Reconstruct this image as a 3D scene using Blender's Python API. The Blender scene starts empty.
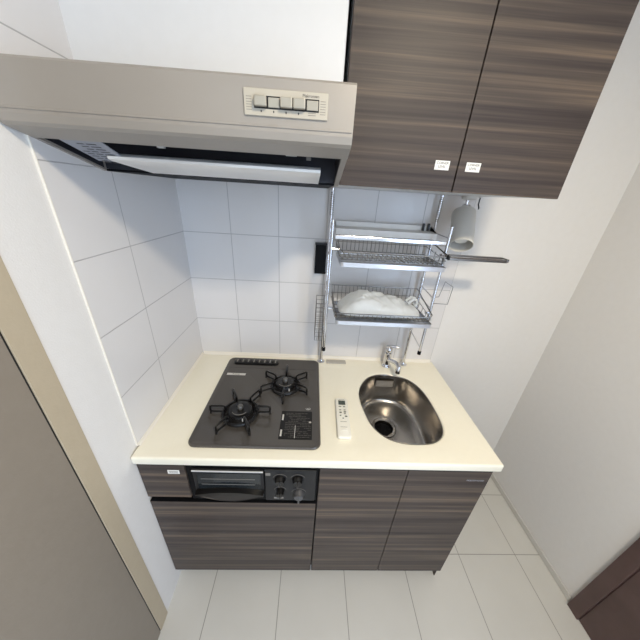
import bpy, math, random
from mathutils import Vector, Matrix
random.seed(7)
C = bpy.context.scene.collection
PI = math.pi
CT = 0.85                                   # worktop height

# ------------------------------------------------------------------ materials
def lin(c):
    return tuple(((v/255)/12.92 if v/255 <= .04045 else ((v/255+.055)/1.055)**2.4) for v in c) + (1,)
def base_mat(name, rgb, rough=.5, metal=0., spec=.5, coat=0., noise=0., nscale=40, bump=0., bscale=200):
    m = bpy.data.materials.new(name); m.use_nodes = True
    nt = m.node_tree; b = nt.nodes['Principled BSDF']
    b.inputs['Roughness'].default_value = rough; b.inputs['Metallic'].default_value = metal
    b.inputs['Specular IOR Level'].default_value = spec; b.inputs['Coat Weight'].default_value = coat
    tc = nt.nodes.new('ShaderNodeTexCoord')
    n = nt.nodes.new('ShaderNodeTexNoise'); n.inputs['Scale'].default_value = nscale; n.inputs['Detail'].default_value = 4
    nt.links.new(tc.outputs['Object'], n.inputs['Vector'])
    r = nt.nodes.new('ShaderNodeValToRGB')
    c = lin(rgb); k = noise
    r.color_ramp.elements[0].color = tuple(v*(1-k) for v in c[:3])+(1,)
    r.color_ramp.elements[1].color = tuple(min(1, v*(1+k)) for v in c[:3])+(1,)
    r.color_ramp.elements[0].position = .3; r.color_ramp.elements[1].position = .7
    nt.links.new(n.outputs['Fac'], r.inputs['Fac']); nt.links.new(r.outputs['Color'], b.inputs['Base Color'])
    if bump:
        n2 = nt.nodes.new('ShaderNodeTexNoise'); n2.inputs['Scale'].default_value = bscale; n2.inputs['Detail'].default_value = 3
        nt.links.new(tc.outputs['Object'], n2.inputs['Vector'])
        bp = nt.nodes.new('ShaderNodeBump'); bp.inputs['Strength'].default_value = bump; bp.inputs['Distance'].default_value = .002
        nt.links.new(n2.outputs['Fac'], bp.inputs['Height']); nt.links.new(bp.outputs['Normal'], b.inputs['Normal'])
    return m

def tile_mat(name, rgb, grout, sizes, axes, offs, w=.0022, rough=.25, bump=.5, var=.02):
    """square tiles: axes = two of 0,1,2 ; offs = grout line offsets"""
    m = base_mat(name, rgb, rough, noise=var, nscale=3)
    nt = m.node_tree; b = nt.nodes['Principled BSDF']
    tc = nt.nodes.new('ShaderNodeTexCoord'); sp = nt.nodes.new('ShaderNodeSeparateXYZ')
    nt.links.new(tc.outputs['Object'], sp.inputs[0])
    def M(op, a, bb=None, c=None):
        n = nt.nodes.new('ShaderNodeMath'); n.operation = op
        for i, v in enumerate((a, bb, c)):
            if v is None: continue
            if isinstance(v, (int, float)): n.inputs[i].default_value = v
            else: nt.links.new(v, n.inputs[i])
        return n.outputs[0]
    ds = []
    sizes = sizes if isinstance(sizes, tuple) else (sizes, sizes)
    for ax, of, size in zip(axes, offs, sizes):
        t = M('ADD', sp.outputs[ax], -of + 50*size)
        f = M('FRACT', M('DIVIDE', t, size))
        d = M('MULTIPLY', M('MINIMUM', f, M('SUBTRACT', 1.0, f)), size)   # distance to the joint
        ds.append(d)
    d = M('MINIMUM', ds[0], ds[1])
    g = nt.nodes.new('ShaderNodeMapRange'); g.inputs['From Min'].default_value = w*.4; g.inputs['From Max'].default_value = w
    nt.links.new(d, g.inputs['Value'])
    mix = nt.nodes.new('ShaderNodeMix'); mix.data_type = 'RGBA'
    mix.inputs[6].default_value = lin(grout)
    src = b.inputs['Base Color'].links[0].from_socket
    nt.links.new(g.outputs[0], mix.inputs[0]); nt.links.new(src, mix.inputs[7]); nt.links.new(mix.outputs[2], b.inputs['Base Color'])
    n2 = nt.nodes.new('ShaderNodeTexNoise'); n2.inputs['Scale'].default_value = 18; n2.inputs['Detail'].default_value = 4
    nt.links.new(tc.outputs['Object'], n2.inputs['Vector'])
    h = M('ADD', M('MULTIPLY', g.outputs[0], 1.0), M('MULTIPLY', n2.outputs['Fac'], .25))
    bp = nt.nodes.new('ShaderNodeBump'); bp.inputs['Strength'].default_value = bump; bp.inputs['Distance'].default_value = .0015
    nt.links.new(h, bp.inputs['Height']); nt.links.new(bp.outputs['Normal'], b.inputs['Normal'])
    return m

def wood_mat(name):
    m = bpy.data.materials.new(name); m.use_nodes = True
    nt = m.node_tree; b = nt.nodes['Principled BSDF']; b.inputs['Roughness'].default_value = .45
    b.inputs['Specular IOR Level'].default_value = .22
    tc = nt.nodes.new('ShaderNodeTexCoord')
    def nz(sc, scale, det, dist=0):
        mp = nt.nodes.new('ShaderNodeMapping'); mp.inputs['Scale'].default_value = sc
        nt.links.new(tc.outputs['Object'], mp.inputs['Vector'])
        n = nt.nodes.new('ShaderNodeTexNoise'); n.inputs['Scale'].default_value = scale; n.inputs['Detail'].default_value = det
        n.inputs['Distortion'].default_value = dist
        nt.links.new(mp.outputs[0], n.inputs['Vector']); return n.outputs['Fac']
    a = nz((.8, .8, 42), 1, 5, .12); f = nz((2.5, 2.5, 210), 1, 3); l = nz((.3, .3, 15), 1, 2)
    def M(op, x, y):
        n = nt.nodes.new('ShaderNodeMath'); n.operation = op
        for i, v in enumerate((x, y)):
            if isinstance(v, (int, float)): n.inputs[i].default_value = v
            else: nt.links.new(v, n.inputs[i])
        return n.outputs[0]
    s = M('ADD', M('MULTIPLY', a, .5), M('ADD', M('MULTIPLY', f, .2), M('MULTIPLY', l, .3)))
    r = nt.nodes.new('ShaderNodeValToRGB'); e = r.color_ramp.elements
    e[0].position = .37; e[0].color = lin((50, 44, 42)); e[1].position = .64; e[1].color = lin((118, 101, 86))
    x = e.new(.46); x.color = lin((67, 59, 56)); x = e.new(.52); x.color = lin((79, 70, 64)); x = e.new(.57); x.color = lin((96, 84, 74))
    nt.links.new(s, r.inputs['Fac']); nt.links.new(r.outputs['Color'], b.inputs['Base Color'])
    bp = nt.nodes.new('ShaderNodeBump'); bp.inputs['Strength'].default_value = .12; bp.inputs['Distance'].default_value = .001
    nt.links.new(f, bp.inputs['Height']); nt.links.new(bp.outputs['Normal'], b.inputs['Normal'])
    return m

def film_mat(name, rgb):
    m = base_mat(name, rgb, .35, noise=.03, nscale=30, bump=.3, bscale=60)
    b = m.node_tree.nodes['Principled BSDF']; b.inputs['Transmission Weight'].default_value = .35; b.inputs['IOR'].default_value = 1.15
    return m

M_WALL = base_mat('white wallpaper', (228, 225, 221), .85, noise=.01, bump=.2, bscale=260)
M_CEIL = base_mat('ceiling white', (232, 230, 226), .9, noise=.01)
M_TILEB = tile_mat('white wall tile back', (222, 219, 217), (178, 175, 174), .2, (0, 2), (0.0, CT+.0036), w=.0017)
M_TILEL = tile_mat('white wall tile side', (222, 219, 217), (180, 177, 176), (.353, .2), (1, 2), (0, CT+.0036), w=.0017)
M_FLOOR = tile_mat('pale floor tile', (206, 204, 198), (140, 136, 130), .3, (0, 1), (.165, -.185), w=.002, rough=.4, bump=.3, var=.04)
M_WOOD = wood_mat('grey brown wood grain laminate')
M_COUNTER = base_mat('cream artificial stone', (246, 241, 223), .28, noise=.008, nscale=60, coat=.1)
M_WHITE = base_mat('white paint', (225, 224, 222), .5, noise=.01)
M_CAULK = base_mat('white sealant', (236, 230, 218), .5, noise=.01)
M_CARC = base_mat('pale cabinet carcass', (214, 215, 216), .5, noise=.01)
M_DARKIN = base_mat('dark recess', (22, 21, 22), .6, noise=.05)
M_HOOD = base_mat('silver grey hood paint', (158, 151, 142), .36, metal=.25, noise=.02, nscale=8)
M_HOODP = base_mat('pale control plate', (182, 175, 160), .35, noise=.01)
M_HOODB = base_mat('silver buttons', (172, 166, 152), .3, metal=.35, noise=.02)
M_DEFL = base_mat('bright deflector metal', (232, 230, 226), .28, metal=.35, noise=.02)
M_CAV = base_mat('hood cavity', (44, 44, 50), .45, metal=.3, noise=.1)
M_CHROME = base_mat('chrome', (215, 215, 218), .12, metal=1, noise=.01)
M_STEEL = base_mat('brushed steel', (166, 162, 157), .24, metal=1, noise=.06, nscale=90, bump=.05, bscale=500)
M_WIRE = base_mat('steel wire', (140, 137, 133), .28, metal=1, noise=.03)
M_TRAY = base_mat('polished steel tray', (218, 222, 230), .3, metal=.6, noise=.02)
M_PLATE = base_mat('satin steel shelf', (240, 236, 229), .4, metal=.1, noise=.02)
M_HOB = base_mat('charcoal enamel', (84, 80, 76), .3, metal=.25, noise=.06, nscale=300, coat=.3)
M_HOBR = base_mat('dark hob rim', (66, 62, 59), .3, metal=.3, noise=.03)
M_IRON = base_mat('black enamel iron', (16, 15, 15), .3, noise=.1)
M_BURN = base_mat('burner head', (42, 40, 40), .35, metal=.5, noise=.1)
M_BLACK = base_mat('black plastic', (10, 11, 14), .6, spec=.15, noise=.05)
M_GLASSD = base_mat('smoked grill glass', (34, 40, 44), .15, noise=.05, coat=.2)
M_PANEL = base_mat('dark grill panel', (19, 20, 23), .5, noise=.05)
M_LABELB = base_mat('black caution label', (16, 15, 15), .5, noise=.05)
M_PRINT = base_mat('grey print', (128, 124, 118), .6, noise=.02)
M_PRINTW = base_mat('white print', (205, 203, 198), .5, noise=.02)
M_INK = base_mat('dark ink', (60, 56, 54), .6, noise=.02)
M_STICK = base_mat('white sticker', (238, 236, 230), .6, noise=.01)
M_STICKG = base_mat('grey sticker', (150, 154, 164), .5, noise=.03)
M_REMOTE = base_mat('white remote plastic', (240, 238, 228), .4, noise=.01)
M_LCD = base_mat('lcd grey', (78, 86, 80), .2, noise=.03)
M_BTNG = base_mat('grey green button', (120, 126, 118), .5, noise=.03)
M_LAMP = base_mat('white lamp metal', (206, 203, 196), .5, noise=.01)
M_STRIP = base_mat('bright silver strip', (215, 215, 215), .3, metal=.2, noise=.01)
M_TRAYF = base_mat('dark brown tray front', (52, 48, 46), .4, metal=.3, noise=.03)
M_SENSOR = base_mat('worn grey metal', (112, 110, 106), .35, metal=.6, noise=.1)
M_KNOB = base_mat('dull silver knob', (92, 92, 94), .4, metal=.4, noise=.03)
M_LAMPI = base_mat('lamp inside', (186, 180, 170), .5, noise=.01)
M_BULB = base_mat('frosted bulb', (235, 232, 224), .3, noise=.01)
M_BEIGE = base_mat('beige door casing', (184, 170, 146), .55, noise=.02, bump=.15, bscale=150)
M_TAUPE = base_mat('taupe door leaf', (138, 128, 115), .55, noise=.02, bump=.15, bscale=150)
M_BROWN = base_mat('dark brown door wood', (86, 66, 62), .45, noise=.15, nscale=12)
M_BASE = base_mat('pale baseboard', (206, 203, 196), .5, noise=.01)
M_BAG = film_mat('thin white plastic film', (238, 242, 244))
M_BAGB = film_mat('bluish plastic film', (190, 208, 228))
M_GASKET = base_mat('clear grey plastic', (178, 174, 166), .3, noise=.02)
M_SLAB = base_mat('dull grey label', (122, 116, 108), .4, metal=.3, noise=.02)
M_CURT = base_mat('window frame', (230, 230, 230), .5, noise=.01)

# ------------------------------------------------------------------ mesh builder
class MB:
    def __init__(s): s.v = []; s.f = []; s.m = []; s.mats = []; s.sm = []
    def mi(s, mat):
        if mat not in s.mats: s.mats.append(mat)
        return s.mats.index(mat)
    def add(s, vs, fs, mat, smooth=False):
        o = len(s.v); k = s.mi(mat)
        s.v += [tuple(v) for v in vs]
        for f in fs: s.f.append([o+i for i in f]); s.m.append(k); s.sm.append(smooth)
        return s
    def box(s, x0, x1, y0, y1, z0, z1, mat):
        x0, x1 = sorted((x0, x1)); y0, y1 = sorted((y0, y1)); z0, z1 = sorted((z0, z1))
        vs = [(x, y, z) for x in (x0, x1) for y in (y0, y1) for z in (z0, z1)]
        return s.add(vs, [(0,1,3,2), (4,6,7,5), (0,4,5,1), (2,3,7,6), (0,2,6,4), (1,5,7,3)], mat)
    def rbox(s, x0, x1, y0, y1, z0, z1, mat, r=.003, seg=2):
        """box with rounded edges"""
        x0, x1 = sorted((x0, x1)); y0, y1 = sorted((y0, y1)); z0, z1 = sorted((z0, z1))
        import bmesh
        bm = bmesh.new(); bmesh.ops.create_cube(bm, size=1)
        for v in bm.verts:
            v.co = Vector(((x0+x1)/2+v.co.x*(x1-x0), (y0+y1)/2+v.co.y*(y1-y0), (z0+z1)/2+v.co.z*(z1-z0)))
        r = min(r, (x1-x0)*.45, (y1-y0)*.45, (z1-z0)*.45)
        bmesh.ops.bevel(bm, geom=bm.edges[:], offset=r, segments=seg, profile=.5, affect='EDGES')
        bm.verts.index_update()
        s.add([v.co[:] for v in bm.verts], [[v.index for v in f.verts] for f in bm.faces], mat)
        bm.free(); return s
    def prism(s, poly, axis, a, b, mat, smooth=False):
        """closed polygon (2D) swept along axis from a to b"""
        n = len(poly)
        def P(p, t):
            q = list(p); q.insert(axis, t); return tuple(q)
        vs = [P(p, a) for p in poly] + [P(p, b) for p in poly]
        fs = [list(range(n))[::-1], [n+i for i in range(n)]] + [(i, (i+1) % n, n+(i+1) % n, n+i) for i in range(n)]
        return s.add(vs, fs, mat, smooth)
    def tube(s, pts, r, mat, seg=8, closed=False, caps=True):
        pts = [Vector(p) for p in pts]; n = len(pts)
        rings = []; prev = None
        for i, p in enumerate(pts):
            if closed: t = (pts[(i+1) % n]-pts[i-1]).normalized()
            elif i == 0: t = (pts[1]-p).normalized()
            elif i == n-1: t = (p-pts[i-1]).normalized()
            else: t = ((pts[i+1]-p).normalized()+(p-pts[i-1]).normalized()).normalized()
            if prev is None:
                a = Vector((0, 0, 1)) if abs(t.z) < .9 else Vector((1, 0, 0))
                nrm = (a-t*a.dot(t)).normalized()
            else: nrm = (prev-t*prev.dot(t)).normalized()
            prev = nrm; bn = t.cross(nrm)
            rr = r[i] if isinstance(r, (list, tuple)) else r
            rings.append([p+nrm*rr*math.cos(2*PI*k/seg)+bn*rr*math.sin(2*PI*k/seg) for k in range(seg)])
        vs = [v for R in rings for v in R]; fs = []
        for i in range(n if closed else n-1):
            j = (i+1) % n
            for k in range(seg): fs.append((i*seg+k, i*seg+(k+1) % seg, j*seg+(k+1) % seg, j*seg+k))
        if caps and not closed: fs += [list(range(seg))[::-1], [(n-1)*seg+k for k in range(seg)]]
        return s.add(vs, fs, mat, True)
    def lathe(s, prof, mat, origin=(0, 0, 0), axis=(0, 0, 1), seg=28, closed=False):
        """profile of (r, h) spun about the axis through origin"""
        ax = Vector(axis).normalized(); a = Vector((1, 0, 0)) if abs(ax.x) < .9 else Vector((0, 1, 0))
        u = (a-ax*a.dot(ax)).normalized(); w = ax.cross(u); O = Vector(origin)
        vs = []; fs = []; n = len(prof)
        for r, h in prof:
            for k in range(seg):
                t = 2*PI*k/seg; vs.append(O+ax*h+u*r*math.cos(t)+w*r*math.sin(t))
        for i in range(n-1 if not closed else n):
            j = (i+1) % n
            for k in range(seg): fs.append((i*seg+k, i*seg+(k+1) % seg, j*seg+(k+1) % seg, j*seg+k))
        if not closed: fs += [list(range(seg))[::-1], [(n-1)*seg+k for k in range(seg)]]
        return s.add(vs, fs, mat, True)
    def text(s, body, size, mat, origin, u, v, depth=.0004, align='CENTER'):
        """text laid along u with up v at origin"""
        cu = bpy.data.curves.new('t', 'FONT'); cu.body = body; cu.size = size; cu.align_x = align; cu.align_y = 'CENTER'
        cu.extrude = depth/2; cu.resolution_u = 2
        ob = bpy.data.objects.new('t', cu); C.objects.link(ob); bpy.context.view_layer.update()
        me = ob.evaluated_get(bpy.context.evaluated_depsgraph_get()).to_mesh()
        U = Vector(u).normalized(); V = Vector(v).normalized(); N = U.cross(V); O = Vector(origin)
        s.add([O+U*q.co.x+V*q.co.y+N*(q.co.z+depth/2) for q in me.vertices], [list(p.vertices) for p in me.polygons], mat)
        ob.to_mesh_clear(); bpy.data.objects.remove(ob); bpy.data.curves.remove(cu); return s
    def build(s, name, parent=None, kind=None):
        off = Vector((0, 0, 0)); p = parent
        while p is not None: off += p.location; p = p.parent
        me = bpy.data.meshes.new(name)
        me.from_pydata([tuple(Vector(v)-off) for v in s.v], [], s.f)
        for m in s.mats: me.materials.append(m)
        for i, p in enumerate(me.polygons): p.material_index = s.m[i]; p.use_smooth = s.sm[i]
        me.validate(); me.update()
        try:
            import bmesh
            bm = bmesh.new(); bm.from_mesh(me); bmesh.ops.recalc_face_normals(bm, faces=bm.faces); bm.to_mesh(me); bm.free()
        except Exception: pass
        if any(s.sm):
            me.set_sharp_from_angle(angle=math.radians(40))
        o = bpy.data.objects.new(name, me); C.objects.link(o)
        if parent is not None: o.parent = parent
        if kind: o['kind'] = kind
        return o

def thing(name, label, cat, loc, group=None):
    o = bpy.data.objects.new(name, None); C.objects.link(o); o.location = loc; o.empty_display_size = .05
    o['label'] = label; o['category'] = cat
    if group: o['group'] = group
    bpy.context.view_layer.update()
    return o
def tag(o, label, cat, group=None):
    o['label'] = label; o['category'] = cat
    if group: o['group'] = group
    return o
def struct(o, label=None, cat=None):
    o['kind'] = 'structure'
    if label: o['label'] = label
    if cat: o['category'] = cat
    return o
def smooth_loop(pts, per=6):
    """closed Catmull-Rom through plan points"""
    n = len(pts); out = []
    for i in range(n):
        p0, p1, p2, p3 = (Vector(pts[(i+k) % n]) for k in (-1, 0, 1, 2))
        for j in range(per):
            t = j/per
            out.append(.5*((2*p1)+(-p0+p2)*t+(2*p0-5*p1+4*p2-p3)*t*t+(-p0+3*p1-3*p2+p3)*t**3))
    return out
def rrect(x0, x1, y0, y1, r, seg=6):
    out = []
    for cx, cy, a in ((x1-r, y1-r, 0), (x0+r, y1-r, 90), (x0+r, y0+r, 180), (x1-r, y0+r, 270)):
        for k in range(seg+1):
            t = math.radians(a+90*k/seg); out.append(Vector((cx+r*math.cos(t), cy+r*math.sin(t))))
    return out
def inset(loop, d):
    """move a counter-clockwise loop inwards by d"""
    n = len(loop); out = []
    for i in range(n):
        t = (loop[(i+1) % n]-loop[i-1]).normalized()
        out.append(loop[i]+Vector((-t.y, t.x))*d)
    return out

# ------------------------------------------------------------------ the room
RX, YB, H, NEAR = 1.8, 0.0, 2.4, -4.2
DY0, DY1 = -.69, -.741
b = MB(); b.box(-.0, RX, 0, .1, 0, H, M_WALL); struct(b.build('wall_back'), 'white wallpapered wall behind the worktop', 'wall')
b = MB(); b.box(RX, RX+.1, -1.95, .1, 0, H, M_WALL); b.box(RX, RX+.1, NEAR, -3.7, 0, H, M_WALL); b.box(RX, RX+.1, -3.7, -1.95, 0, .3, M_WALL); b.box(RX, RX+.1, -3.7, -1.95, 2.15, H, M_WALL); struct(b.build('wall_right'), 'plain white wall right of the kitchen unit', 'wall')
b = MB(); b.box(-.1, 0, NEAR, .1, 0, H, M_WALL); struct(b.build('wall_left'), 'white wall left of the hob', 'wall')
b = MB(); b.box(-.1, RX+.1, NEAR, .1, -.1, 0, M_FLOOR); struct(b.build('floor'), 'pale square tiled floor', 'floor')
b = MB(); b.box(-.1, RX+.1, NEAR, .1, H, H+.1, M_CEIL); struct(b.build('ceiling'), 'white ceiling', 'ceiling')
b = MB(); b.box(0, RX, NEAR-.1, NEAR, 0, H, M_WALL); struct(b.build('wall_front'), 'white wall at the far end of the room', 'wall')
WY0, WY1, WZ0, WZ1 = -3.7, -1.95, .3, 2.15
b = MB()
for y0, y1, z0, z1 in ((WY0, WY0+.05, WZ0, WZ1), (WY1-.05, WY1, WZ0, WZ1), ((WY0+WY1)/2-.02, (WY0+WY1)/2+.02, WZ0+.05, WZ1-.05), (WY0+.05, WY1-.05, WZ0, WZ0+.05), (WY0+.05, WY1-.05, WZ1-.05, WZ1)):
    b.box(RX+.01, RX+.06, y0, y1, z0, z1, M_CURT)
struct(b.build('window_1'), 'tall white framed window', 'window')
# tiled splash panels
b = MB(); b.box(0.004, 1.2, -.004, 0, CT, 2.4, M_TILEB); struct(b.build('trim_1'), 'white square tile panel on the wall behind the worktop', 'tile panel')
b = MB(); b.box(0, .004, -.556, -.0, CT, 2.4, M_TILEL); struct(b.build('trim_2'), 'white square tile panel on the wall left of the hob', 'tile panel')
b = MB(); b.rbox(0, .0048, -.5595, -.556, CT+.002, 2.4, M_CAULK, r=.001); struct(b.build('trim_3'), 'thin cream edge strip in front of the left tile panel', 'trim')
b = MB(); b.rbox(RX-.006, RX, -.66, 0, 0, .034, M_BASE, r=.002); struct(b.build('baseboard_right'), 'low pale baseboard along the right wall', 'baseboard')
b = MB(); b.rbox(1.21, RX-.006, -.006, 0, 0, .034, M_BASE, r=.002); struct(b.build('baseboard_back'), 'low pale baseboard on the back wall beside the cabinet', 'baseboard')
# left door: casing and leaf
b = MB(); b.rbox(0, .004, DY1, DY0, 0, 2.08, M_BEIGE, r=.001); b.rbox(0, .004, -1.62, -1.57, 0, 2.08, M_BEIGE, r=.001); b.rbox(0, .004, -1.57, DY1, 2.03, 2.08, M_BEIGE, r=.001)
d1 = struct(b.build('door_1'), 'taupe door in a beige casing left of the kitchen unit', 'door')
b = MB(); b.box(0, .0035, -1.565, DY1-.005, .003, 2.025, M_TAUPE); b.build('door_leaf', d1)
b = MB(); b.box(0, .001, DY1-.005, DY1, .003, 2.025, M_DARKIN); b.build('door_gap_shade', d1)  # dark strip paints the shade in the gap between casing and leaf
b = MB(); b.lathe([(.0, 0), (.024, 0), (.024, .006), (.01, .008), (.01, .035), (.0, .035)], M_STEEL, (.0035, -1.5, 1.0), (1, 0, 0)); b.tube([(.04, -1.5, 1.0), (.042, -1.45, 1.0), (.042, -1.39, 1.0)], .008, M_STEEL); b.build('door_handle', d1)
# right dark door
b = MB(); b.rbox(RX-.018, RX, -.716, -.666, 0, 2.06, M_BROWN, r=.002); b.rbox(RX-.018, RX, -1.6, -1.55, 0, 2.06, M_BROWN, r=.002); b.rbox(RX-.018, RX, -1.55, -.716, 2.01, 2.06, M_BROWN, r=.002)
d2 = struct(b.build('door_2'), 'dark brown wooden door in the right wall', 'door')
b = MB(); b.box(RX-.01, RX, -1.548, -.718, .003, 2.008, M_BROWN); b.build('door_leaf', d2)

# ------------------------------------------------------------------ worktop
SINK = [(.802,-.199),(.781,-.248),(.775,-.300),(.780,-.357),(.797,-.439),(.834,-.492),(.879,-.516),(.938,-.523),(1.002,-.517),(1.044,-.494),(1.070,-.458),(1.081,-.398),(1.081,-.297),(1.068,-.22),(1.032,-.160),(.976,-.131),(.903,-.126),(.842,-.150)]
sink_loop = smooth_loop([Vector(p) for p in SINK], 4)          # counter-clockwise
top = thing('worktop', 'cream white artificial stone worktop with sink cutout over the cabinets', 'worktop', (.6, -.3, CT-.034))
def curve_slab(outers, z0, z1, bev, mat, name, parent, res=3):
    cu = bpy.data.curves.new(name, 'CURVE'); cu.dimensions = '2D'; cu.fill_mode = 'BOTH'
    cu.extrude = (z1-z0)/2-bev; cu.bevel_depth = bev; cu.bevel_resolution = res; cu.offset = -bev
    for lp in outers:
        sp = cu.splines.new('POLY'); sp.points.add(len(lp)-1); sp.use_cyclic_u = True
        for i, p in enumerate(lp): sp.points[i].co = (p[0], p[1], 0, 1)
    ob = bpy.data.objects.new('t', cu); C.objects.link(ob); bpy.context.view_layer.update()
    me = ob.evaluated_get(bpy.context.evaluated_depsgraph_get()).to_mesh()
    m = MB(); m.add([(v.co.x, v.co.y, v.co.z+(z0+z1)/2) for v in me.vertices], [list(p.vertices) for p in me.polygons], mat, True)
    ob.to_mesh_clear(); bpy.data.objects.remove(ob); bpy.data.curves.remove(cu)
    import bmesh
    o = m.build(name, parent)
    bm = bmesh.new(); bm.from_mesh(o.data); bmesh.ops.remove_doubles(bm, verts=bm.verts, dist=1e-5); bmesh.ops.recalc_face_normals(bm, faces=bm.faces)
    bm.to_mesh(o.data); bm.free(); o.data.set_sharp_from_angle(angle=math.radians(35))
    return o
outer = rrect(.003, 1.215, -.600, -.001, .006, 3)
hob_hole = rrect(.19, .57, -.525, -.075, .01, 2)
curve_slab([outer, sink_loop[::-1], hob_hole[::-1]], CT-.034, CT, .007, M_COUNTER, 'slab', top)
b = MB(); b.prism([(-.004, CT), (-.016, CT), (-.012, CT+.002), (-.0085, CT+.006), (-.007, CT+.014), (-.004, CT+.015)], 0, .01, 1.2, M_CAULK, True)
b.build('sealed_edge', top)
b = MB()
vs = [(.004, CT), (.012, CT), (.0095, CT+.002), (.0065, CT+.004), (.0055, CT+.009), (.004, CT+.010)]
b.add([(x, -.556, z) for x, z in vs]+[(x, -.006, z) for x, z in vs], [(0,1,2,3,4,5), (11,10,9,8,7,6)]+[(i, (i+1) % 6, 6+(i+1) % 6, 6+i) for i in range(6)], M_CAULK, True)
b.build('sealed_edge', top)

# ------------------------------------------------------------------ sink
cx, cy = .905, -.305
sk = thing('sink', 'oval stainless steel sink bowl set into the worktop', 'sink', (.93, -.32, CT-.17))
b = MB(); rings = []
for d, z in ((.001, -.0015), (.0022, -.006), (.005, -.05), (.011, -.125), (.0145, -.142), (.021, -.152), (.032, -.158), (.06, -.161)):
    rings.append([(p.x, p.y, CT+z) for p in inset(sink_loop, d)])
n = len(rings[0]); ob_ = inset(sink_loop, .06)
for t in (.4, .7, 1):
    rr = []
    for k, p in enumerate(ob_):
        v = Vector((p.x-cx, p.y-cy)); q = Vector((cx, cy))+v.normalized()*(v.length*(1-t)+.054*t)
        rr.append((q.x, q.y, CT-.161-.003*t))
    rings.append(rr)
rr = []
for q in rings[-1]:
    v = (Vector(q[:2])-Vector((cx, cy))).normalized()*.0455; rr.append((cx+v.x, cy+v.y, CT-.168))
rings.append(rr)
vs = [p for R in rings for p in R]; fs = []
for i in range(len(rings)-1):
    for k in range(n): fs.append((i*n+k, i*n+(k+1) % n, (i+1)*n+(k+1) % n, (i+1)*n+k))
b.add(vs, fs, M_STEEL, True); bowl = b.build('bowl', sk)
md = bowl.modifiers.new('s', 'SOLIDIFY'); md.thickness = .001; md.offset = 0
bowl.data.set_sharp_from_angle(angle=math.radians(70))
b = MB(); b.lathe([(.045, -.1675), (.053, -.163), (.055, -.161), (.050, -.1595), (.042, -.164), (.041, -.19), (.044, -.19)], M_STEEL, (cx, cy, CT), closed=True, seg=36); dr = b.build('drain', sk)
b = MB(); b.lathe([(.0, -.186), (.040, -.186), (.040, -.181), (.034, -.178), (.02, -.176), (.0, -.175)], M_BLACK, (cx, cy, CT), seg=30)
for k in range(8):
    a = 2*PI*k/8; b.tube([(cx+.012*math.cos(a), cy+.012*math.sin(a), CT-.174), (cx+.037*math.cos(a), cy+.037*math.sin(a), CT-.177)], .0015, M_BLACK, 6)
b.build('strainer', dr)
b = MB(); b.box(.885, .972, -.1435, -.1430, CT-.064, CT-.026, M_SLAB)
for k in range(4): b.box(.890, .967, -.1438, -.1435, CT-.033-.008*k, CT-.035-.008*k, M_GASKET)
o = b.build('care_label', sk); o['label'] = 'pale grey care label'

# ------------------------------------------------------------------ faucet
f = thing('faucet', 'small chrome mixer faucet behind the sink', 'faucet', (.95, -.052, CT))
fx, fy = .95, -.052
b = MB(); b.lathe([(0, .0005), (.025, .0005), (.025, .005), (.021, .010), (.0185, .015), (.0175, .05), (.0185, .056), (.0185, .074), (.0165, .082), (0, .083)], M_CHROME, (fx, fy, CT)); b.build('body', f)
b = MB(); b.lathe([(0, .084), (.0145, .084), (.016, .09), (.0155, .104), (.011, .11), (0, .1115)], M_CHROME, (fx, fy, CT)); b.build('cap', f)
b = MB(); b.tube([(fx-.012, fy+.004, CT+.112), (fx+.008, fy-.004, CT+.118), (fx+.03, fy-.014, CT+.121), (fx+.042, fy-.019, CT+.119)], [.008, .0085, .007, .005], M_CHROME, 10); b.build('lever', f)
b = MB(); b.tube([(fx+.002, fy-.008, CT+.040), (fx+.010, fy-.035, CT+.054), (fx+.018, fy-.068, CT+.066), (fx+.024, fy-.090, CT+.068), (fx+.027, fy-.101, CT+.062), (fx+.025, fy-.103, CT+.05)], [.0095, .0095, .0100, .011, .0115, .0115], M_CHROME, 12)
b.build('spout', f)
b = MB(); b.lathe([(0, 0), (.0125, 0), (.0125, .016), (.0105, .018), (0, .018)], M_CHROME, (fx+.025, fy-.103, CT+.033)); b.build('aerator', f)

# ------------------------------------------------------------------ base cabinets
Z = lambda r: CT+r
def carcass(x0, x1, name, parent, front=-.565):
    b = MB(); t = .016
    b.box(x0, x0+t, front, -.012, .09, Z(-.036), M_DARKIN); b.box(x1-t, x1, front, -.012, .09, Z(-.036), M_DARKIN)
    b.box(x0+t, x1-t, front, -.012, .09, .106, M_DARKIN); b.box(x0+t, x1-t, -.02, -.012, .106, Z(-.036), M_DARKIN)
    return b.build(name, parent)
cab = thing('cooker_cabinet', 'dark wood grain base cabinet under the hob and grill', 'cabinet', (.3, -.3, 0))
carcass(.003, .6, 'body', cab)
b = MB(); b.box(.02, .6, -.53, -.515, 0, .09, M_DARKIN); b.build('toe_kick', cab)
b = MB(); b.rbox(.004, .1545, -.587, -.568, Z(-.222), Z(-.05), M_WOOD, r=.0012); fp = b.build('filler_panel', cab)
b = MB(); b.box(.098, .136, -.5876, -.587, Z(-.092), Z(-.074), M_STICK)
for k in range(2): b.box(.102, .132, -.5879, -.5876, Z(-.080-.006*k), Z(-.082-.006*k), M_INK)
o = b.build('sticker', fp); o['label'] = 'small white maker sticker'
b = MB(); b.rbox(.004, .5985, -.587, -.568, .095, Z(-.251), M_WOOD, r=.0012); fr = b.build('front_panel', cab)
b = MB(); b.rbox(.004, .5985, -.5868, -.566, Z(-.2508), Z(-.2475), M_BLACK, r=.0008); b.build('edge_strip', fr)
b = MB(); b.box(.02, .584, -.562, -.55, Z(-.25), Z(-.235), M_BLACK); b.build('rail', cab)
sc = thing('sink_cabinet', 'dark wood grain two door base cabinet under the sink', 'cabinet', (.9, -.3, 0))
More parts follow.
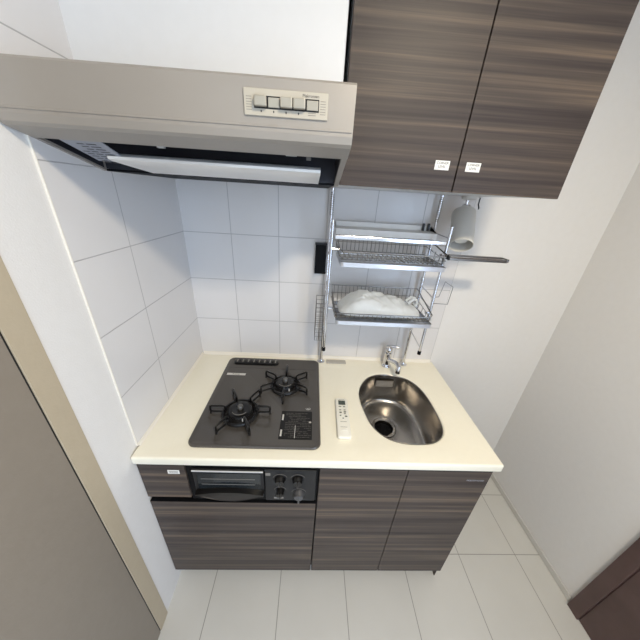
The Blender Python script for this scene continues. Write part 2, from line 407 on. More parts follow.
carcass(.601, 1.2, 'body', sc)
b = MB(); b.box(.601, 1.185, -.53, -.515, 0, .09, M_DARKIN); b.build('toe_kick', sc)
b = MB(); b.rbox(.6035, .904, -.587, -.568, .095, Z(-.05), M_WOOD, r=.0012); dd = b.build('door', sc)
b = MB(); b.rbox(.6035, .904, -.5868, -.566, Z(-.0498), Z(-.0465), M_BLACK, r=.0008); b.build('edge_strip', dd)
b = MB(); b.rbox(.9065, 1.2, -.587, -.568, .095, Z(-.05), M_WOOD, r=.0012); dd = b.build('door', sc)
b = MB(); b.rbox(.9065, 1.2, -.5868, -.566, Z(-.0498), Z(-.0465), M_BLACK, r=.0008); b.build('edge_strip', dd)
b = MB(); b.text('PRESSWOOD', .0105, M_STICKG, (1.152, -.5872, Z(-.098)), (1, 0, 0), (0, 0, 1)); o = b.build('name_badge', dd); o['label'] = 'tiny silver lettered badge'
b = MB(); b.box(1.2002, 1.204, -.568, -.012, .0, Z(-.036), M_WOOD) ; b.build('side_panel', sc)

# ------------------------------------------------------------------ hob with grill
hob = thing('gas_hob', 'charcoal two burner gas hob with built in grill, left of the sink', 'hob', (.38, -.3, CT))
HX0, HX1, HY0, HY1 = .156, .603, -.558, -.041
lp = rrect(HX0, HX1, HY0, HY1, .028, 6)
def loft(b, rings, mat, cap=True):
    n = len(rings[0]); vs = [p for R in rings for p in R]; fs = []
    for i in range(len(rings)-1):
        for k in range(n): fs.append((i*n+k, i*n+(k+1) % n, (i+1)*n+(k+1) % n, (i+1)*n+k))
    if cap: fs += [list(range(n))[::-1], [(len(rings)-1)*n+k for k in range(n)]]
    b.add(vs, fs, mat, True)
b = MB(); R3 = lambda l, z: [(p.x, p.y, CT+z) for p in l]
loft(b, [R3(lp, .0005), R3(lp, .004), R3(inset(lp, .003), .008), R3(inset(lp, .010), .0085), R3(inset(lp, .014), .006)], M_HOB)
b.build('top_plate', hob)
HZ = .006
b = MB(); b.box(.195, .565, -.52, -.08, Z(-.052), Z(.0005), M_DARKIN); b.build('burner_box', hob)
b = MB(); b.box(HX0+.014, HX1-.014, -.1235, -.1215, Z(HZ), Z(HZ+.0006), M_HOBR); b.build('seam_line', hob)
# rear vent grille
b = MB(); loft(b, [R3(rrect(.185, .402, -.100, -.058, .018), HZ), R3(rrect(.186, .401, -.099, -.059, .018), HZ+.008), R3(rrect(.189, .398, -.096, -.062, .016), HZ+.010)], M_IRON)
for k in range(15):
    x = .200+k*.0132
    b.rbox(x, x+.006, -.090, -.068, Z(HZ+.0098), Z(HZ+.0125), M_BURN if k % 2 else M_PRINT, r=.001)
b.build('vent_grille', hob)
b = MB(); b.box(.178, .262, -.181, -.167, Z(HZ), Z(HZ+.0007), M_PRINTW); b.text('Rinnai', .014, M_PRINT, (.22, -.174, Z(HZ+.0007)), (1, 0, 0), (0, 1, 0)); o = b.build('brand_strip', hob); o['label'] = 'silver lettered brand strip'
# caution label
b = MB(); lx0, lx1, ly0, ly1 = .455, .572, -.522, -.392; z = Z(HZ)
b.box(lx0, lx1, ly0, ly1, z, z+.0006, M_LABELB); zt = z+.0006
random.seed(3)
for k in range(15):
    y = ly1-.010-k*.0078; x = lx0+.018
    while x < lx1-.008:
        w = random.uniform(.003, .014); w = min(w, lx1-.004-x)
        if random.random() < .8 and w > .001: b.box(x, x+w, y, y-.003, zt, zt+.0003, M_HOB)
        x += w+.002
b.box(lx0+.004, lx0+.010, ly1-.018, ly1-.046, zt, zt+.0004, M_PRINTW); b.box(lx0+.004, lx0+.010, ly0+.012, ly0+.04, zt, zt+.0004, M_PRINTW)
b.box(lx0+.055, lx0+.057, ly0+.005, ly0+.06, zt, zt+.0004, M_PRINTW); b.box(lx1-.012, lx1-.003, ly1-.056, ly1-.05, zt, zt+.0004, M_PRINTW)
o = b.build('caution_label', hob); o['label'] = 'black caution label with rows of grey print'
b = MB()
for (dx, r0) in ((0, .009),):
    b.tube([(.556+r0*math.cos(a*PI/8), -.375+r0*.8*math.sin(a*PI/8), z+.0004) for a in range(8, 17)], .0008, M_PRINTW, 6)
    b.tube([(.552, -.373, z+.0004), (.556, -.379, z+.0004), (.561, -.372, z+.0004)], .0008, M_PRINTW, 6)
b.build('warning_mark', hob)
def burner(x, y, angs, R, rb, name='burner'):
    z = Z(HZ); b = MB()
    b.lathe([(0, 0), (rb+.006, 0), (rb+.006, .002), (rb, .004), (rb-.008, .0035), (rb-.012, .008), (rb-.014, .014), (0, .014)], M_BURN, (x, y, z), seg=40)
    bo = b.build('burner', hob)
    b = MB(); b.lathe([(0, .0145), (rb-.017, .0145), (rb-.015, .018), (rb-.017, .023), (rb-.025, .026), (rb-.033, .025), (.012, .024), (0, .024)], M_IRON, (x, y, z), seg=40)
    for k in range(24):
        a = 2*PI*k/24; r1 = rb-.0162; b.tube([(x+r1*math.cos(a), y+r1*math.sin(a), z+.016), (x+r1*math.cos(a), y+r1*math.sin(a), z+.022)], .0012, M_BURN, 5)
    b.tube([(x+.031*math.cos(math.radians(a)), y+.031*math.sin(math.radians(a)), z+.0262) for a in range(215, 330, 8)], .0011, M_PRINT, 5)  # pale grey arc stands in for a glint on the cap
    b.build('burner_cap', bo)
    b = MB(); b.lathe([(0, .0245), (.0105, .0245), (.0105, .036), (.0085, .039), (0, .0395)], M_SENSOR, (x, y+.004, z), seg=20); o = b.build('sensor', bo); o['label'] = 'round grey metal pan sensor'
    b = MB(); b.tube([(x+.02, y-rb+.012, z+.012), (x+.02, y-rb+.012, z+.024)], .0022, M_PRINTW, 8); b.build('igniter', bo)
    # pan support: ring and arms
    b = MB()
    b.lathe([(rb+.000, .007), (rb+.006, .006), (rb+.010, .010), (rb+.007, .0145), (rb+.001, .0145), (rb-.002, .010)], M_IRON, (x, y, z), seg=44, closed=True)
    ps = b.build('pan_support', hob)
    for a in angs:
        t = math.radians(a); ux, uy = math.cos(t), math.sin(t)
        P = lambda r, h: (x+ux*r, y+uy*r, z+h)
        b = MB(); b.tube([P(rb+.003, .010), P(rb-.004, .022), P(rb-.002, .036), P(rb+.006, .0385), P(R-.008, .0385), P(R, .035), P(R+.001, .020), P(R-.002, .0125), P(R-.010, .0115), P(rb+.004, .0115)], .0043, M_IRON, 6)
        b.tube([P(R-.001, .014), P(R+.001, .001)], .0042, M_IRON, 8)
        b.build('arm', ps)
burner(.300, -.413, (2, 60, 118, 180, 238, 300), .110, .059)
burner(.453, -.247, (32, 91, 149, 207, 270, 332), .107, .056)
# grill front
GX0, GX1, GZ0, GZ1 = .158, .598, Z(-.232), Z(-.050)
b = MB(); b.box(GX0+.01, GX1-.018, -.5605, -.50, GZ0+.004, Z(-.058), M_DARKIN); b.build('grill_body', hob)
b = MB(); b.rbox(GX0, GX1, -.585, -.561, GZ0, GZ1, M_BLACK, r=.002); gf = b.build('grill_front', hob)
b = MB(); b.rbox(.180, .414, -.592, -.5855, Z(-.178), Z(-.061), M_PANEL, r=.002); gd = b.build('grill_door', hob)
b = MB(); b.box(.194, .404, -.5935, -.5922, Z(-.158), Z(-.078), M_GLASSD); b.build('window_pane', gd)
b = MB(); b.rbox(.180, .414, -.596, -.5925, Z(-.068), Z(-.063), M_STRIP, r=.001); b.build('chrome_strip', gd)
b = MB()
for k in range(2): b.box(.205, .385, -.5940, -.5936, Z(-.105-.028*k), Z(-.107-.028*k), M_PRINT)
b.build('shelf_bars', gd)
b = MB()
N = 16; pts = []
up = [(.184+.230*i/N, -.164+.014*math.sin(PI*i/N)) for i in range(N+1)]
lo = [(.184+.230*i/N, -.171+.002*math.sin(PI*i/N)) for i in range(N+1)][::-1]
b.prism([(x, Z(q)) for x, q in up+lo], 1, -.612, -.5925, M_IRON) 
b.build('handle', gd)
b = MB()
up = [(.186+.222*i/N, -.182) for i in range(N+1)]
lo = [(.186+.222*i/N, -.185-.028*math.sin(PI*i/N)) for i in range(N+1)][::-1]
b.prism([(x, Z(q)) for x, q in up+lo], 1, -.602, -.5925, M_TRAYF)
b.tube([(x, -.602, Z(q)) for x, q in lo], .0013, M_BURN, 6)
b.build('grill_tray_front', hob)
b = MB(); b.rbox(.418, .592, -.590, -.5855, Z(-.226), Z(-.060), M_PANEL, r=.002); cp = b.build('control_panel', hob)
b = MB(); b.box(.421, .437, -.5906, -.590, Z(-.088), Z(-.075), M_PRINT); b.build('battery_label', cp)
b = MB(); b.box(.447, .481, -.5906, -.590, Z(-.215), Z(-.205), M_PRINT); b.text('OPEN', .007, M_BLACK, (.464, -.5906, Z(-.210)), (1, 0, 0), (0, 0, 1), .0002); b.build('text_label', cp)
for kx, kz, r, silver in ((.470, -.105, .019, 0), (.530, -.105, .019, 0), (.470, -.168, .015, 0), (.535, -.182, .020, 1)):
    mm = M_KNOB if silver else M_IRON
    b = MB(); b.lathe([(0, 0), (r, 0), (r, .003), (r*.88, .009), (r*.75, .018), (0, .0185)], mm, (kx, -.5902, Z(kz)), (0, -1, 0), seg=26)
    b.rbox(kx-.003, kx+.003, -.612, -.604, Z(kz)-r*(1.25 if silver else .8), Z(kz)+r*.8, mm, r=.0015)
    o = b.build('knob', hob)
    if silver: o['label'] = 'silver control knob'
    b = MB(); b.tube([(kx+(r+.006)*math.cos(math.radians(a)), -.5903, Z(kz)+(r+.006)*math.sin(math.radians(a))) for a in range(20, 165, 12)], .0006, M_PRINT, 5); b.build('dial_mark', cp)

# ------------------------------------------------------------------ range hood
HD0, HD1 = .004, .606
hd = thing('range_hood', 'silver grey range hood above the gas hob', 'range hood', (.3, -.3, Z(.797)))
b = MB()
t = .002
fz0, fz1 = Z(.862), Z(.944)
# front face (outer + inner skin), lip, slanted frame, rear base
b.prism([(-.600, fz1), (-.604, Z(.94)), (-.606, Z(.868)), (-.603, Z(.857)), (-.597, Z(.852)), (-.550, Z(.8405)), (-.550, Z(.846)), (-.594, Z(.860)), (-.598, Z(.870)), (-.596, Z(.938))], 0, HD0, HD1, M_HOOD)
b.prism([(-.600, fz1), (-.596, Z(.938)), (-.39, Z(.978)), (-.39, Z(.984))], 0, HD0, HD1, M_HOOD)          # sloping top
prof = [(-.597, Z(.8525)), (-.38, Z(.797)), (-.006, Z(.797)), (-.006, Z(.98)), (-.39, Z(.98)), (-.598, Z(.942))]
for x0, x1 in ((HD0+.0005, HD0+.008), (HD1-.012, HD1-.0005)): b.prism(prof, 0, x0, x1, M_HOOD)
b.build('canopy', hd)
b = MB(); b.prism([(-.382, Z(.7975)), (-.376, Z(.7975)), (-.376, Z(.802)), (-.382, Z(.802))], 0, HD0+.008, HD1-.012, M_BLACK); b.box(HD0+.008, HD1-.012, -.376, -.008, Z(.7975), Z(.8), M_BLACK); b.build('rear_base', hd)
b = MB(); b.box(HD0+.009, HD1-.013, -.375, -.012, Z(.801), Z(.805), M_CAV); b.prism([(-.548, Z(.876)), (-.378, Z(.858)), (-.378, Z(.863)), (-.548, Z(.882))], 0, HD0+.009, HD1-.013, M_CAV)
b.prism([(-.547, Z(.845)), (-.39, Z(.804)), (-.39, Z(.862)), (-.547, Z(.875))], 0, HD0+.0085, HD0+.0095, M_CAV); b.prism([(-.547, Z(.845)), (-.39, Z(.804)), (-.39, Z(.862)), (-.547, Z(.875))], 0, HD1-.0135, HD1-.0125, M_CAV)  # thin dark sheets put cavity shade over the silver canopy sides
b.box(HD0+.009, HD1-.013, -.382, -.377, Z(.803), Z(.862), M_CAV)
for k in range(28):
    x = .03+k*.02; b.tube([(x, -.546, Z(.8752)), (x, -.40, Z(.860))], .0018, M_BURN, 5)
b.build('grease_filter', hd)
# deflector plate with rounded front edge
b = MB()
rings = []
for (y, z) in ((-.470, .8300), (-.477, .8285), (-.482, .8235), (-.481, .8180), (-.476, .8150), (-.44, .8075), (-.394, .7985), (-.392, .801), (-.44, .812), (-.468, .825)):
    x0 = .118 - (.035 if y < -.47 else 0)+.035*(y+.508)/.1*-0 ; 
    rings.append((y, z))
N = 14; vs = []; fs = []
n = len(rings)
xa, xb = .075, .556
for i in range(N+1):
    tt = i/N; x = xa+(xb-xa)*tt
    for y, z in rings:
        # the ends taper: the rear corners are cut back
        k = (y+.508)/.116
        xx = x+(1-tt)*(.06*k)-(tt)*(.004*k)
        vs.append((xx, y, Z(z)))
for i in range(N):
    for k in range(n): fs.append((i*n+k, i*n+(k+1) % n, (i+1)*n+(k+1) % n, (i+1)*n+k))
fs += [list(range(n)), [N*n+k for k in range(n)][::-1]]
b.add(vs, fs, M_DEFL, True); b.build('deflector_plate', hd)
b = MB(); b.box(.196, .210, -.475, -.465, Z(.846), Z(.860), M_BULB); b.build('hood_clip', hd)
b = MB(); b.box(.476, .500, -.475, -.465, Z(.848), Z(.860), M_PRINTW); b.build('latch', hd)
b = MB(); b.box(.522, .532, -.475, -.468, Z(.842), Z(.862), M_PRINT); b.build('latch', hd)
b = MB(); zz = lambda y: Z(.797+(-.38-y)*.2545)
b.add([(.046, -.545, zz(-.545)+.003), (.040, -.44, zz(-.44)+.003), (.112, -.44, zz(-.44)+.003), (.125, -.545, zz(-.545)+.003),
       (.046, -.545, zz(-.545)+.005), (.040, -.44, zz(-.44)+.005), (.112, -.44, zz(-.44)+.005), (.125, -.545, zz(-.545)+.005)],
      [(0,1,2,3), (7,6,5,4), (0,4,5,1), (1,5,6,2), (2,6,7,3), (3,7,4,0)], M_STICKG)
for k in range(9):
    y = -.532+.012*k; q = zz(y)+.0025
    for x0, x1 in ((.050, .064), (.068, .082), (.086, .106)):
        if k < 3 and x0 < .06: continue
        b.add([(x0, y, q), (x0, y+.004, q-.001), (x1, y+.004, q-.001), (x1, y, q)], [(0, 1, 2, 3)], M_CAV)
o = b.build('instruction_label', hd); o['label'] = 'pale instruction label inside the canopy'
# control plate
b = MB(); px0, px1, pz0, pz1 = .420, .560, Z(.8885), Z(.925); fy_ = -.6048
b.rbox(px0, px1, fy_-.004, fy_+.002, pz0, pz1, M_HOODP, r=.0012); yt = fy_-.004
b.text('Makronsen', .0062, M_INK, (.531, yt, Z(.9195)), (1, 0, 0), (0, 0, 1), .0003)
for k in range(6):
    b.box(.424, .433, yt-.0002, yt, Z(.914-.0035*k), Z(.9132-.0035*k), M_PRINT); b.box(.547, .556, yt-.0002, yt, Z(.914-.0035*k), Z(.9132-.0035*k), M_PRINT)
for i, c in enumerate(('b', 'n', 'w', 'm')): b.box(.4475+.0208*i, .4495+.0208*i, yt-.0002, yt, Z(.8935), Z(.8965), M_INK)
b.box(.527, .54, yt-.0002, yt, Z(.8935), Z(.8945), M_PRINT); b.box(.527, .54, yt-.0002, yt, Z(.8965), Z(.8975), M_PRINT)
cpn = b.build('control_plate', hd)
b = MB(); b.box(.437, .545, yt-.0006, yt, Z(.8985), Z(.9155), M_IRON); b.build('button_recess', cpn)
for i in range(5):
    x = .438+.0213*i; rec = i in (1, 4)
    b = MB(); b.rbox(x+(.0012 if rec else 0), x+.0205, yt-(.003 if rec else .009), yt-.0006, Z(.900), Z(.9145 if not rec else .9135), M_HOODB, r=.002, seg=3)
    b.build('button', cpn)
# embossed line on face
b = MB(); b.rbox(HD0+.002, HD1-.002, -.6075, -.604, Z(.8735), Z(.8765), M_HOOD, r=.001); b.build('face_rib', hd)
hc = thing('hood_cover', 'plain white duct cover above the range hood', 'duct cover', (.3, -.2, Z(.985)))
b = MB(); b.rbox(.002, .598, -.385, -.006, Z(.986), 2.398, M_WHITE, r=.002); b.build('panel', hc)

# ------------------------------------------------------------------ wall cabinet
uc = thing('wall_cabinet', 'dark wood grain two door wall cabinet right of the range hood', 'cabinet', (.9, -.2, Z(.80)))
b = MB(); b.box(.608, 1.193, -.378, -.006, Z(.802), 2.395, M_CARC); b.build('body', uc)
for (x0, x1, sx, lab, txt) in ((.6075, .9015, .862, 'l', 'CORNER\nLEVEL'), (.9045, 1.194, .942, 'r', 'CORNER\nLEVEL')):
    b = MB(); b.rbox(x0, x1, -.400, -.380, Z(.800), 2.395, M_WOOD, r=.0012); dd = b.build('door', uc)
    b = MB(); b.rbox(sx-.0185, sx+.0185, -.4008, -.400, Z(.8485), Z(.8690), M_STICK, r=.0003)
    b.text(txt, .0078, M_INK, (sx, -.4008, Z(.8595)), (1, 0, 0), (0, 0, 1), .0003)
    o = b.build('sticker', dd); o['label'] = 'small white printed sticker'

# ------------------------------------------------------------------ under cabinet lamp
lm = thing('spotlight', 'white cylindrical spotlight hanging under the wall cabinet', 'lamp', (1.12, -.1, Z(.80)))
b = MB(); b.lathe([(0, 0), (.026, 0), (.026, -.010), (.020, -.014), (0, -.014)], M_LAMP, (1.122, -.09, Z(.802)), seg=26); b.build('mount', lm)
b = MB(); b.lathe([(0, 0), (.006, 0), (.006, -.024), (0, -.024)], M_CHROME, (1.120, -.088, Z(.788)), seg=14); b.tube([(1.108, -.088, Z(.766)), (1.132, -.088, Z(.764))], .009, M_CHROME, 12); b.build('joint', lm)
A = Vector((1.118, -.088, .744)); E_ = Vector((1.090, -.182, .634)); ax = (E_-A).normalized(); L = (E_-A).length; r = .0415
A3 = Vector((A.x, A.y, Z(A.z)))
b = MB(); b.lathe([(0, 0), (r-.008, 0), (r-.002, .002), (r, .008), (r, L-.001), (r-.0015, L), (r-.003, L-.001), (r-.003, .045), (0, .045)], M_LAMP, A3, ax, seg=40); b.build('shade', lm)
b = MB(); b.lathe([(0, .0452), (.016, .0452), (.017, .06), (.026, .085), (.028, .105), (.022, .122), (0, .127)], M_BULB, A3, ax, seg=28); b.build('bulb', lm)
b = MB(); b.tube([(1.158, -.10, Z(.802)), (1.158, -.10, Z(.775)), (1.160, -.106, Z(.764)), (1.163, -.10, Z(.760))], .0022, M_BLACK, 7); b.lathe([(0, 0), (.006, 0), (.006, -.004), (0, -.004)], M_LAMP, (1.158, -.10, Z(.802)), seg=14); b.build('pull_hook', lm)

# ------------------------------------------------------------------ dish rack
rk = thing('dish_rack', 'chrome two tier dish drying rack on tension poles over the sink', 'dish rack', (.83, -.1, CT))
PL, PR = .614, 1.044; RY = -.036; FY = -.2
for X in (PL, PR):
    b = MB()
    b.tube([(X, RY, Z(.012)), (X, RY, Z(.46))], .0068, M_CHROME, 12); b.tube([(X, RY, Z(.44)), (X, RY, Z(.790))], .0055, M_CHROME, 12)
    for zc in (.46, .655): b.lathe([(0, -.009), (.0085, -.009), (.0095, 0), (.0085, .009), (0, .009)], M_CHROME, (X, RY, Z(zc)), seg=16)
    p = b.build('pole', rk)
    b = MB(); b.lathe([(0, .0005), (.019, .0005), (.019, .004), (.010, .008), (.008, .014), (0, .014)], M_CHROME, (X, RY, CT), seg=24); b.build('foot', p)
    b = MB(); b.lathe([(0, 0), (.0075, 0), (.0075, -.006), (.006, -.010), (0, -.010)], M_CHROME, (X, RY, Z(.8)), seg=20)
    # spring coil
    b.tube([(X+.0075*math.cos(a*.9), RY+.0075*math.sin(a*.9), Z(.70)+a*.00095) for a in range(90)], .0012, M_WIRE, 5)
    b.build('top_cap', p)
for X in (.612, 1.031):
    b = MB(); b.tube([(X, FY, Z(.178)), (X, FY, Z(.70))], .0058, M_CHROME, 12)
    b.lathe([(0, 0), (.0075, 0), (.0075, .016), (0, .016)], M_BLACK, (X, FY, Z(.170)), seg=14)
    Xr = PL if X < .8 else PR
    for zc in (.20, .385, .43, .56, .66): b.tube([(X, FY, Z(zc)), (Xr, RY, Z(zc))], .0022, M_CHROME, 8)
    b.build('side_frame', rk)
# top shelf plate
b = MB()
b.prism([(-.042, Z(.684)), (-.044, Z(.684)), (-.046, Z(.664)), (-.116, Z(.661)), (-.118, Z(.642)), (-.120, Z(.642)), (-.119, Z(.6635)), (-.046, Z(.6665)), (-.042, Z(.6665))], 0, .632, 1.022, M_PLATE)
b.build('top_shelf', rk)
b = MB(); b.rbox(.622, 1.024, -.205, -.199, Z(.636), Z(.650), M_CHROME, r=.002); b.build('front_rail', rk)
for X in (.985, 1.005):
    b = MB(); b.rbox(X, X+.008, -.058, -.044, Z(.656), Z(.695), M_IRON, r=.002); b.build('clamp', rk)
def basket(zb, zf, zbk, yb, yf, x0, x1, nx, name):
    """wire basket: bottom zb, front rim zf, back rim zbk"""
    b = MB(); w = .0013
    b.tube([(x0, yb, Z(zbk)), (x1, yb, Z(zbk)), (x1, yf+.012, Z(zf+.004)), (x1-.010, yf, Z(zf)), (x0+.010, yf, Z(zf)), (x0, yf+.012, Z(zf+.004))], .0026, M_WIRE, 8, closed=True)
    b.tube([(x0, yb, Z((zb+zbk)/2)), (x1, yb, Z((zb+zbk)/2))], w, M_WIRE, 5)
    for X in (x0+.002, x1-.002): b.tube([(X, yb, Z((zb+zbk)/2)), (X, yf+.01, Z((zb+zf)/2))], w, M_WIRE, 5)
    b.tube([(x0+.004, yf+.002, Z((zb+zf)/2)), (x1-.004, yf+.002, Z((zb+zf)/2))], w, M_WIRE, 5)
    for i in range(nx):
        X = x0+.012+(x1-x0-.024)*i/(nx-1)
        b.tube([(X, yb, Z(zbk)), (X, yb-.006, Z(zb+.004)), (X, yb-.010, Z(zb)), (X, yf+.010, Z(zb)), (X, yf+.004, Z(zb+.004)), (X, yf, Z(zf))], w, M_WIRE, 5)
    for j in range(5):
        Y = yb-.015+(yf-yb+.03)*j/4
        b.tube([(x0+.001, Y, Z(zf)), (x0+.004, Y, Z(zb+.003)), (x0+.008, Y, Z(zb-.001)), (x1-.008, Y, Z(zb-.001)), (x1-.004, Y, Z(zb+.003)), (x1-.001, Y, Z(zf))], .0016, M_WIRE, 6)
    return b.build('basket', rk)
def tray(z, x0, x1, y0, y1):
    b = MB(); l = rrect(x0, x1, y0, y1, .012, 3)
    loft(b, [R3(l, z+.015), R3(l, z), R3(inset(l, .002), z-.002), R3(inset(l, .004), z), R3(inset(l, .003), z+.015)], M_TRAY, cap=False)
    n = len(l); b.add(R3(inset(l, .003), z)+R3(inset(l, .003), z-.0015), [list(range(n)), [2*n-1-k for k in range(n)]]+[(k, (k+1) % n, n+(k+1) % n, n+k) for k in range(n)], M_TRAY)
    return b.build('drip_tray', rk)
basket(.574, .603, .636, -.048, -.250, .640, 1.020, 22, 'u'); tray(.552, .645, 1.022, -.256, -.050)
basket(.347, .370, .418, -.048, -.250, .638, 1.024, 22, 'l'); tray(.326, .648, 1.026, -.256, -.050)
for X0, X1 in ((.612, .641), (1.031, 1.012)):
    for zz_ in (.603, .370):
        b = MB(); b.tube([(X0, FY, Z(zz_)), (X1, FY, Z(zz_-.003))], .004, M_CHROME, 8); b.build('bracket', rk)
# swing out towel arm
b = MB(); b.rbox(1.036, 1.246, -.209, -.198, Z(.597), Z(.605), M_WIRE, r=.001); b.rbox(1.036, 1.246, -.234, -.223, Z(.590), Z(.598), M_WIRE, r=.001); b.rbox(1.036, 1.246, -.222, -.210, Z(.594), Z(.601), M_CHROME, r=.001)
b.rbox(1.2462, 1.252, -.234, -.198, Z(.592), Z(.604), M_STEEL, r=.001); b.rbox(1.028, 1.0358, -.236, -.207, Z(.590), Z(.606), M_IRON, r=.002)
b.build('towel_arm', rk)
b = MB(); b.tube([(1.034, FY-.004, Z(.412)), (1.091, FY-.004, Z(.410)), (1.094, FY-.004, Z(.482)), (1.058, FY-.004, Z(.502)), (1.048, FY-.004, Z(.440)), (1.034, FY-.004, Z(.438))], .0016, M_WIRE, 6); b.build('wire_hook', rk)
# narrow cutlery basket outside the left posts
b = MB()
X0, X1, Y0, Y1, Za, Zb = .572, .606, -.15, -.05, .19, .365
for zq in [Za+(Zb-Za)*k/9 for k in range(10)]:
    b.tube([(X0, Y0, Z(zq)), (X1, Y0, Z(zq)), (X1, Y1, Z(zq)), (X0, Y1, Z(zq))], .0010 if 0 < zq < Zb-.001 else .002, M_WIRE, 5, closed=True)
for X, Y in ((X0, Y0), (X1, Y0), (X1, Y1), (X0, Y1), (X0, -.1), ((X0+X1)/2, Y0)): b.tube([(X, Y, Z(Zb)), (X, Y, Z(Za))], .0012, M_WIRE, 5)
for k in range(5): b.tube([(X0+.034*k/4, Y0, Z(Za)), (X0+.034*k/4, Y1, Z(Za))], .001, M_WIRE, 5)
b.tube([(X1, -.06, Z(Zb)), (PL-.004, -.045, Z(Zb))], .002, M_WIRE, 6)
b.build('cutlery_holder', rk)
# flat clear plate on worktop beside left foot
b = MB(); b.rbox(.642, .742, -.056, -.026, CT+.0004, CT+.006, M_GASKET, r=.002); 
tag(b.build('plastic_strip'), 'flat grey clear plastic strip on the worktop beside the left rack foot', 'plastic strip')

# black wall box
bx = thing('wall_box', 'narrow black box on the tiled wall left of the dish rack', 'box', (.583, -.004, Z(.52)))
b = MB(); b.rbox(.558, .6055, -.024, -.0045, Z(.457), Z(.582), M_BLACK, r=.002); b.build('case', bx)
b = MB(); b.rbox(.556, .6065, -.026, -.0045, Z(.5825), Z(.590), M_IRON, r=.001); b.build('lid', bx)

# ------------------------------------------------------------------ plastic bag in lower basket
import mathutils.noise as mn
nx, ny = 64, 36
def hgt(u, v):
    e = max(0, 1-((u-.5)/.5)**4)**.6*max(0, 1-((v-.5)/.5)**4)**.6
    hump = .36+.64*math.exp(-((u-.30)/.22)**2)+.28*math.exp(-((u-.66)/.2)**2)
    n = mn.fractal(Vector((u*5, v*3, 1.3)), 1, 2, 5)*.12+abs(mn.noise(Vector((u*8+v*3, v*5-u*3, 4))))*.26
    return e*(hump+n)*.066
x0, x1, y0, y1, zb = .660, .998, -.236, -.064, .3535
vs = []; fs = []
for j in range(ny+1):
    for i in range(nx+1):
        u, v = i/nx, j/ny
        a = mn.noise(Vector((u*4, v*4, 9)))*.006
        # rounded plan
        uu = .5+(u-.5)*(1-.10*abs(2*v-1)**3); vv = .5+(v-.5)*(1-.18*abs(2*u-1)**3)
        vs.append((x0+(x1-x0)*uu+a, y0+(y1-y0)*vv+a*.5, Z(zb+.003+hgt(u, v))))
W = nx+1
for j in range(ny):
    for i in range(nx): fs.append((j*W+i, j*W+i+1, (j+1)*W+i+1, (j+1)*W+i))
edge = [i for i in range(W)]+[j*W+nx for j in range(1, ny+1)]+[ny*W+i for i in range(nx-1, -1, -1)]+[j*W for j in range(ny-1, 0, -1)]
o0 = len(vs)
for e in edge: p = vs[e]; vs.append((p[0], p[1], Z(zb)))
m = len(edge)
for k in range(m): fs.append((edge[(k+1) % m], edge[k], o0+k, o0+(k+1) % m))
fs.append([o0+k for k in range(m)])
b = MB(); b.add(vs, fs, M_BAG, True)
bag = thing('plastic_bag', 'crumpled thin white plastic bag lying in the lower rack basket', 'bag', (.83, -.15, Z(zb)))
b.build('film', bag)
b = MB()   # twisted handles at right
for s in (0, 1):
    b.tube([(.955, -.12-.03*s, Z(.385)), (.975, -.115-.03*s, Z(.402)), (.992, -.112-.025*s, Z(.398)), (.998, -.118-.02*s, Z(.382)), (.990, -.12-.02*s, Z(.370))], [.006, .005, .006, .004, .005], M_BAG, 7)
b.build('handle', bag)

# ------------------------------------------------------------------ remote control
rm = bpy.data.objects.new('remote_control', None); C.objects.link(rm); rm.location = (.690, -.418, CT+.0005)
rm['label'] = 'white air conditioner remote control lying between hob and sink'; rm['category'] = 'remote control'
rot = math.radians(-1.5)
def rbuild(b, name, parent):
    # local coordinates, then parented without offset
    me_off = Vector((.690, -.418, CT+.0005)); b.v = [tuple(Vector(v)+me_off) for v in b.v]; return b.build(name, parent)
rb_, rl = .0245, .097
b = MB(); l = rrect(-rb_, rb_, -rl, rl, .008, 4)
RR = lambda l, z: [(p.x, p.y, z) for p in l]
n0 = [RR(inset(l, .003), 0), RR(l, .004), RR(l, .012), RR(inset(l, .0015), .015), RR(inset(l, .004), .016)]
loft(b, n0, M_REMOTE); rbuild(b, 'case', rm)
b = MB(); b.rbox(-.014, .014, .058, .082, .016, .0166, M_LCD, r=.0003); rbuild(b, 'display', rm)
for q in (.0865, -.029, -.054): b = MB(); b.box(-.012, .012, q, q+.0015, .016, .0164, M_PRINT); rbuild(b, 'printed_line', rm)
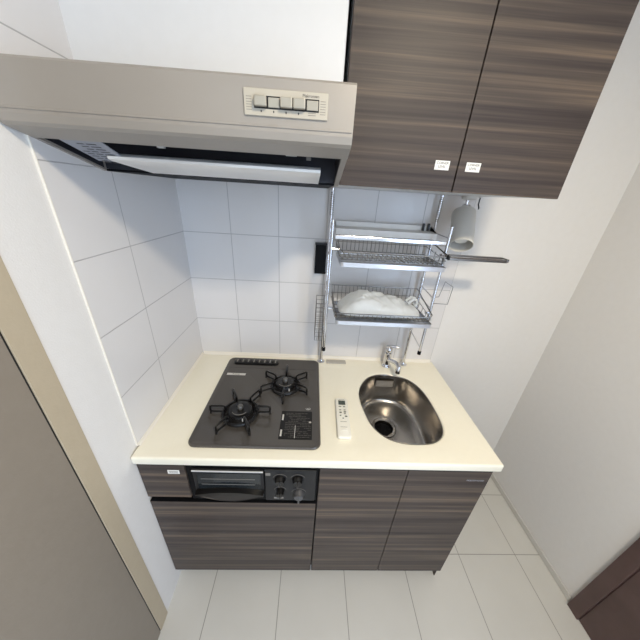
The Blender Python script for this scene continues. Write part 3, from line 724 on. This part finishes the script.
for x, y, w, h, mt in ((-.0085, .048, .011, .004, M_BTNG), (.0075, .048, .009, .004, M_BTNG), (-.0085, .030, .008, .004, M_BTNG), (.0085, .030, .008, .004, M_BTNG), (-.008, .017, .009, .005, M_LCD), (.009, .020, .010, .005, M_LCD), (.0085, .011, .008, .004, M_BTNG), (-.009, .001, .006, .005, M_BTNG), (.012, -.002, .009, .005, M_LCD), (0, -.012, .005, .005, M_BTNG), (-.004, -.066, .012, .006, M_STICK), (.008, -.066, .008, .006, M_STICK)):
    b = MB(); b.rbox(x-w/2, x+w/2, y-h/2, y+h/2, .0158, .0176, mt, r=.0008); rbuild(b, 'button', rm)
rm.rotation_euler.z = rot

# ------------------------------------------------------------------ lights
cl = thing('ceiling_light', 'round white ceiling light above the viewer', 'light', (1.0, -1.45, H))
b = MB(); b.lathe([(0, 0), (.13, 0), (.13, -.025), (0, -.025)], M_WHITE, (1.0, -1.45, H), seg=36); b.build('base', cl)
def area(name, loc, rot, sx, sy, power, col, shape='RECTANGLE'):
    l = bpy.data.lights.new(name, 'AREA'); l.shape = shape; l.size = sx; l.size_y = sy; l.energy = power; l.color = col
    o = bpy.data.objects.new(name, l); C.objects.link(o); o.location = loc; o.rotation_euler = rot; return o
area('ceiling_lamp_light', (1.0, -1.45, H-.03), (0, 0, 0), .22, .22, 22, (1, .87, .66), 'DISK')
area('daylight', (RX+.09, -2.825, 1.22), (PI/2, 0, PI/2), 1.7, 1.8, 56, (.55, .73, 1.0))

w = bpy.data.worlds.new('World'); bpy.context.scene.world = w; w.use_nodes = True
w.node_tree.nodes['Background'].inputs[0].default_value = (.75, .85, 1, 1); w.node_tree.nodes['Background'].inputs[1].default_value = .8

# ------------------------------------------------------------------ camera
cam = bpy.data.cameras.new('camera'); co = bpy.data.objects.new('camera', cam); C.objects.link(co)
cr = Vector((0.99814596, -0.01813614, 0.05810106)); cu_ = Vector((-0.04446142, 0.4346525, 0.89950007)); cf = Vector((0.04156723, 0.90041562, -0.43304028))
co.matrix_world = Matrix(((cr.x, cu_.x, -cf.x, .54431558), (cr.y, cu_.y, -cf.y, -1.15717769), (cr.z, cu_.z, -cf.z, CT+.57116816+.20364), (0, 0, 0, 1)))
cam.sensor_width = 36; cam.lens = 260.869*36/640; cam.clip_start = .02
sc_ = bpy.context.scene; sc_.camera = co
vs_ = sc_.view_settings; vs_.view_transform = 'Standard'; vs_.look = 'None'; vs_.gamma = 1; vs_.exposure = .17
